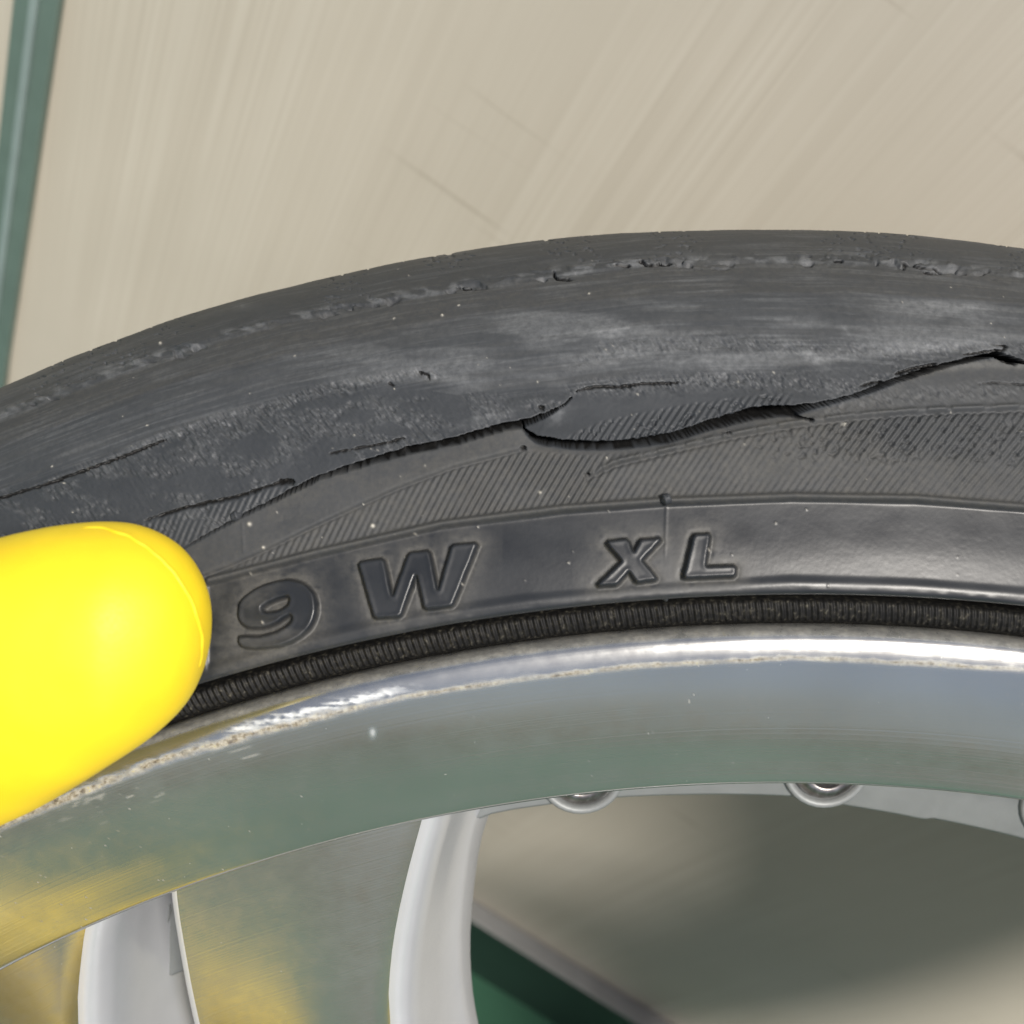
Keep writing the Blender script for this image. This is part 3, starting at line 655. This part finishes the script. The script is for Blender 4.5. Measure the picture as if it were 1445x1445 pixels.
# plate behind the lip that carries the bolts, with the traced window edge
YP = .0350
edge_px = [(640, 1165), (668, 1162), (694, 1152), (730, 1145), (766, 1140), (855, 1130), (977, 1125), (1116, 1127), (1200, 1141), (1305, 1160), (1315, 1158), (1437, 1185), (1560, 1225), (1700, 1300)]
ep = np.array([wheel_xz(a, b, YP) for a, b in edge_px]); ea = np.arctan2(ep[:, 0], ep[:, 1]); er = np.hypot(ep[:, 0], ep[:, 1])
sec = np.linspace(ea[0], ea[0] + 2 * math.pi / NPAIR, 161)
rw = np.interp(sec, ea, er); lastr = er[-1]
rw = np.where(sec > ea[-1], lastr - 0.004 * np.sin((sec - ea[-1]) / (sec[-1] - ea[-1]) * math.pi), rw)
bl = sm(sec[-1] - .12, sec[-1], sec); rw = rw * (1 - bl) + er[0] * bl
V_ = []
for t_, q in zip(sec, rw):
    for (r_, y_) in ((.2290, YP), (q + .0008, YP), (q, YP + .0009), (q + .0004, YP + .010), (.2200, YP + .010)):
        V_.append((r_ * math.sin(t_), y_, r_ * math.cos(t_)))
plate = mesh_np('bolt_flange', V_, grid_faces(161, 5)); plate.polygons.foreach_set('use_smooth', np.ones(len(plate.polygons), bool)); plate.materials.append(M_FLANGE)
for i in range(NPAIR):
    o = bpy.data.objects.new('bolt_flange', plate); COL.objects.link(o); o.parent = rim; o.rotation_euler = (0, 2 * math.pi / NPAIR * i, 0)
# bolts: raised seat ring, domed head, socket
def lathe(pr, n=32):
    V_ = [(r_ * math.cos(2 * math.pi * j / n), z_, r_ * math.sin(2 * math.pi * j / n)) for r_, z_ in pr for j in range(n)]
    return V_, grid_faces(len(pr), n, True)
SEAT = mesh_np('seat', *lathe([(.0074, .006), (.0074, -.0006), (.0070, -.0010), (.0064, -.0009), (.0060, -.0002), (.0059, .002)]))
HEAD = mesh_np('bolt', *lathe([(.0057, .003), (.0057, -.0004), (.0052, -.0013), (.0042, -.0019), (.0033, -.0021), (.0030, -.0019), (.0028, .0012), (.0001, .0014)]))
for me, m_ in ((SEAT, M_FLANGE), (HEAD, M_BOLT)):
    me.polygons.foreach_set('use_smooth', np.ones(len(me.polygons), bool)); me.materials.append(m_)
bc = wheel_xz(1165, 1082, YP); b_r = math.hypot(*bc); b_a = math.atan2(*bc); bc2 = wheel_xz(815, 1089, YP); pitch = b_a - math.atan2(*bc2)
nb = int(round(2 * math.pi / pitch)); pitch = 2 * math.pi / nb
for i in range(nb):
    a_ = b_a + pitch * i
    for nm, me in (('bolt_seat', SEAT), ('bolt', HEAD)):
        o = bpy.data.objects.new(nm, me); COL.objects.link(o); o.parent = rim
        o.location = (b_r * math.sin(a_), YP, b_r * math.cos(a_)); o.rotation_euler = (0, 1.3 * i, 0)
V_, F_ = lathe([(.0001, .000), (.028, .000), (.030, .003), (.031, .009), (.060, .010), (.074, .014), (.080, .024), (.078, .070), (.0001, .072)], 72)
hub = link('hub', mesh_np('hub', V_, F_), M_PAINT, rim, True)

# ------------------------------------------------------------------ yellow gloved hand (thumb on the sidewall, the rest runs out of the picture)
YT = -.0145
Uo = catmull([(-420, 960), (-300, 895), (-180, 825), (-80, 783), (0, 760), (61, 747), (131, 740), (183, 745), (228, 763), (259, 788), (283, 824), (294, 855), (297, 880)], 10)
Lo = catmull([(-420, 1440), (-300, 1350), (-180, 1268), (-80, 1206), (0, 1161), (61, 1132), (122, 1097), (167, 1068), (213, 1038), (244, 1013), (268, 986), (285, 950), (294, 910), (297, 880)], 10)
def rs2(C, n, pw):
    d = np.r_[0, np.cumsum(np.linalg.norm(np.diff(C, axis=0), axis=1))]; q = d[-1] * pw(np.linspace(0, 1, n)); return np.c_[np.interp(q, d, C[:, 0]), np.interp(q, d, C[:, 1])]
pw = lambda t: 1 - (1 - t) ** 1.6
NS, NA = 90, 72
Uo, Lo = rs2(Uo, NS, pw), rs2(Lo, NS, pw)
tv = []
for i in range(NS):
    off = -.030 * max(0, 1 - i / 38) ** 2 if i < 38 else 0.0           # thumb lifts off the wheel towards the hand
    yy = YT + off
    a = on_plane(*Uo[i], yy); b = on_plane(*Lo[i], yy); cc = (a + b) / 2; hw = (a - b) / 2; L_ = np.linalg.norm(hw)
    dep = min(.0125, L_ * 0.86)
    for j in range(NA):
        t_ = 2 * math.pi * j / NA; s_, c_ = math.sin(t_), math.cos(t_)
        ex = 0.9
        tv.append(cc + hw * math.copysign(abs(c_) ** ex, c_) + np.array([0, -dep * math.copysign(abs(s_) ** 0.95, s_), 0]))
tv = np.array(tv); bm = bmesh.new()
def add_tube_np(bm, V_, n, m):
    vs = [bm.verts.new(v_) for v_ in V_]
    for f_ in grid_faces(n, m, True): bm.faces.new([vs[q] for q in f_])
    bm.faces.new(vs[:m][::-1]); bm.faces.new(vs[-m:])
add_tube_np(bm, tv, NS, NA)
def limb(bm, pts, rads, n=22, m=20, flat=1.0):
    C = np.array(pts, float); t_ = np.linspace(0, len(C) - 1, n); cen = catmull(C, 12); tt = np.linspace(0, 1, len(cen)); q = np.linspace(0, 1, n)
    cen = np.c_[[np.interp(q, tt, cen[:, k_]) for k_ in range(3)]].T; rd = np.interp(q, np.linspace(0, 1, len(rads)), rads)
    V_ = []; prev = np.array([0, 1.0, 0.1])
    cen = np.vstack([cen[0] - (cen[1] - cen[0]) / np.linalg.norm(cen[1] - cen[0]) * rd[0] * .7, cen, cen[-1] + (cen[-1] - cen[-2]) / np.linalg.norm(cen[-1] - cen[-2]) * rd[-1] * .7]); rd = np.r_[rd[0] * .55, rd, rd[-1] * .55]
    for i in range(len(cen)):
        d = cen[min(i + 1, len(cen) - 1)] - cen[max(i - 1, 0)]; d /= np.linalg.norm(d)
        u_ = prev - (prev @ d) * d; u_ /= np.linalg.norm(u_); v_ = np.cross(d, u_); prev = u_
        for j in range(m):
            a_ = 2 * math.pi * j / m; V_.append(cen[i] + rd[i] * (flat * u_ * math.cos(a_) + v_ * math.sin(a_)))
    add_tube_np(bm, V_, len(cen), m)
tb = tv[:NA].mean(0)                                            # thumb root
hd = np.array([-0.78, -0.30, -0.55]); hd /= np.linalg.norm(hd)
pc = tb + hd * .045
limb(bm, [tb + np.array([.01, 0, .004]), pc, pc + hd * .05, pc + hd * .10, pc + hd * .17], [.020, .030, .036, .034, .038], flat=.72)
limb(bm, [tb + np.array([.004, .004, -.006]), np.array([-.160, -.036, .212]), np.array([-.167, -.038, .182]), np.array([-.175, -.048, .160])], [.016, .0165, .016, .016])   # ball of the thumb
for k_ in range(4):                                             # four half curled fingers below the thumb, out of the picture
    o_ = np.array([-.004, -.015, -.015]) * k_; ln_ = (.95, 1.0, .96, .8)[k_]; kn = np.array([-.158, -.046, .152]) + o_
    seg = [np.array([.030, .008, -.017]), np.array([.053, .013, -.033]), np.array([.070, .016, -.046])]
    limb(bm, [pc + hd * .035 + o_ * .5, kn] + [kn + ln_ * q for q in seg], [.018, .0135, .0120, .0112, .0100])
me = bpy.data.meshes.new('glove_raw'); bm.to_mesh(me); bm.free()
tmp = bpy.data.objects.new('glove_raw', me); COL.objects.link(tmp)
md = tmp.modifiers.new('r', 'REMESH'); md.mode = 'VOXEL'; md.voxel_size = .0009; md.adaptivity = 0.0
ms = tmp.modifiers.new('s', 'SMOOTH'); ms.iterations = 6; ms.factor = 0.5
gme = bpy.data.meshes.new_from_object(tmp.evaluated_get(bpy.context.evaluated_depsgraph_get()))
bpy.data.objects.remove(tmp); bpy.data.meshes.remove(me)
org = Vector(tb); gme.transform(Matrix.Translation(-org)); gme.name = 'gloved_hand'
glove = link('gloved_hand', gme, M_GLOVE, None, True)
glove.matrix_world = WM @ Matrix.Translation(org)
tag(glove, 'bright yellow rubber gloved thumb pressing the tyre beside the raised 9', 'glove')
# moulded seam: a thin ridge just inside the upper right edge of the thumb tip
seam_px = catmull([(118, 741), (165, 750), (205, 772), (240, 803), (264, 838), (278, 872), (284, 905), (283, 940)], 8)
NSM = len(seam_px); ring_i = []
sv = []
front = tv.reshape(NS, NA, 3); fu, fvv = project(tv); fu = fu.reshape(NS, NA); fvv = fvv.reshape(NS, NA)
half = np.zeros((NS, NA), bool); half[:, 1:NA // 2] = True
cen_t = front.mean(1)
pts3 = []
for (a, b) in seam_px:
    dd = np.where(half, (fu - a) ** 2 + (fvv - b) ** 2, 1e9); i, j = divmod(int(np.argmin(dd)), NA); pts3.append(front[i, j])
pts3 = np.array(pts3)
for _ in range(3): pts3[1:-1] = (pts3[:-2] + 2 * pts3[1:-1] + pts3[2:]) / 4
sm_c = bmesh.new(); V_ = []; m = 8
for i in range(NSM):
    d = pts3[min(i + 1, NSM - 1)] - pts3[max(i - 1, 0)]; d /= np.linalg.norm(d); u_ = CAM - pts3[i]; u_ -= (u_ @ d) * d; u_ /= np.linalg.norm(u_); v_ = np.cross(d, u_)
    rr_ = .00030 * min(1, .25 + 6 * min(i, NSM - 1 - i) / NSM)
    V_ += [pts3[i] - u_ * .00022 - org[:] + rr_ * (u_ * math.cos(2 * math.pi * j / m) + v_ * math.sin(2 * math.pi * j / m)) for j in range(m)]
add_tube_np(sm_c, V_, NSM, m); me = bpy.data.meshes.new('seam'); sm_c.to_mesh(me); sm_c.free()
link('seam', me, M_GLOVE, glove, True)
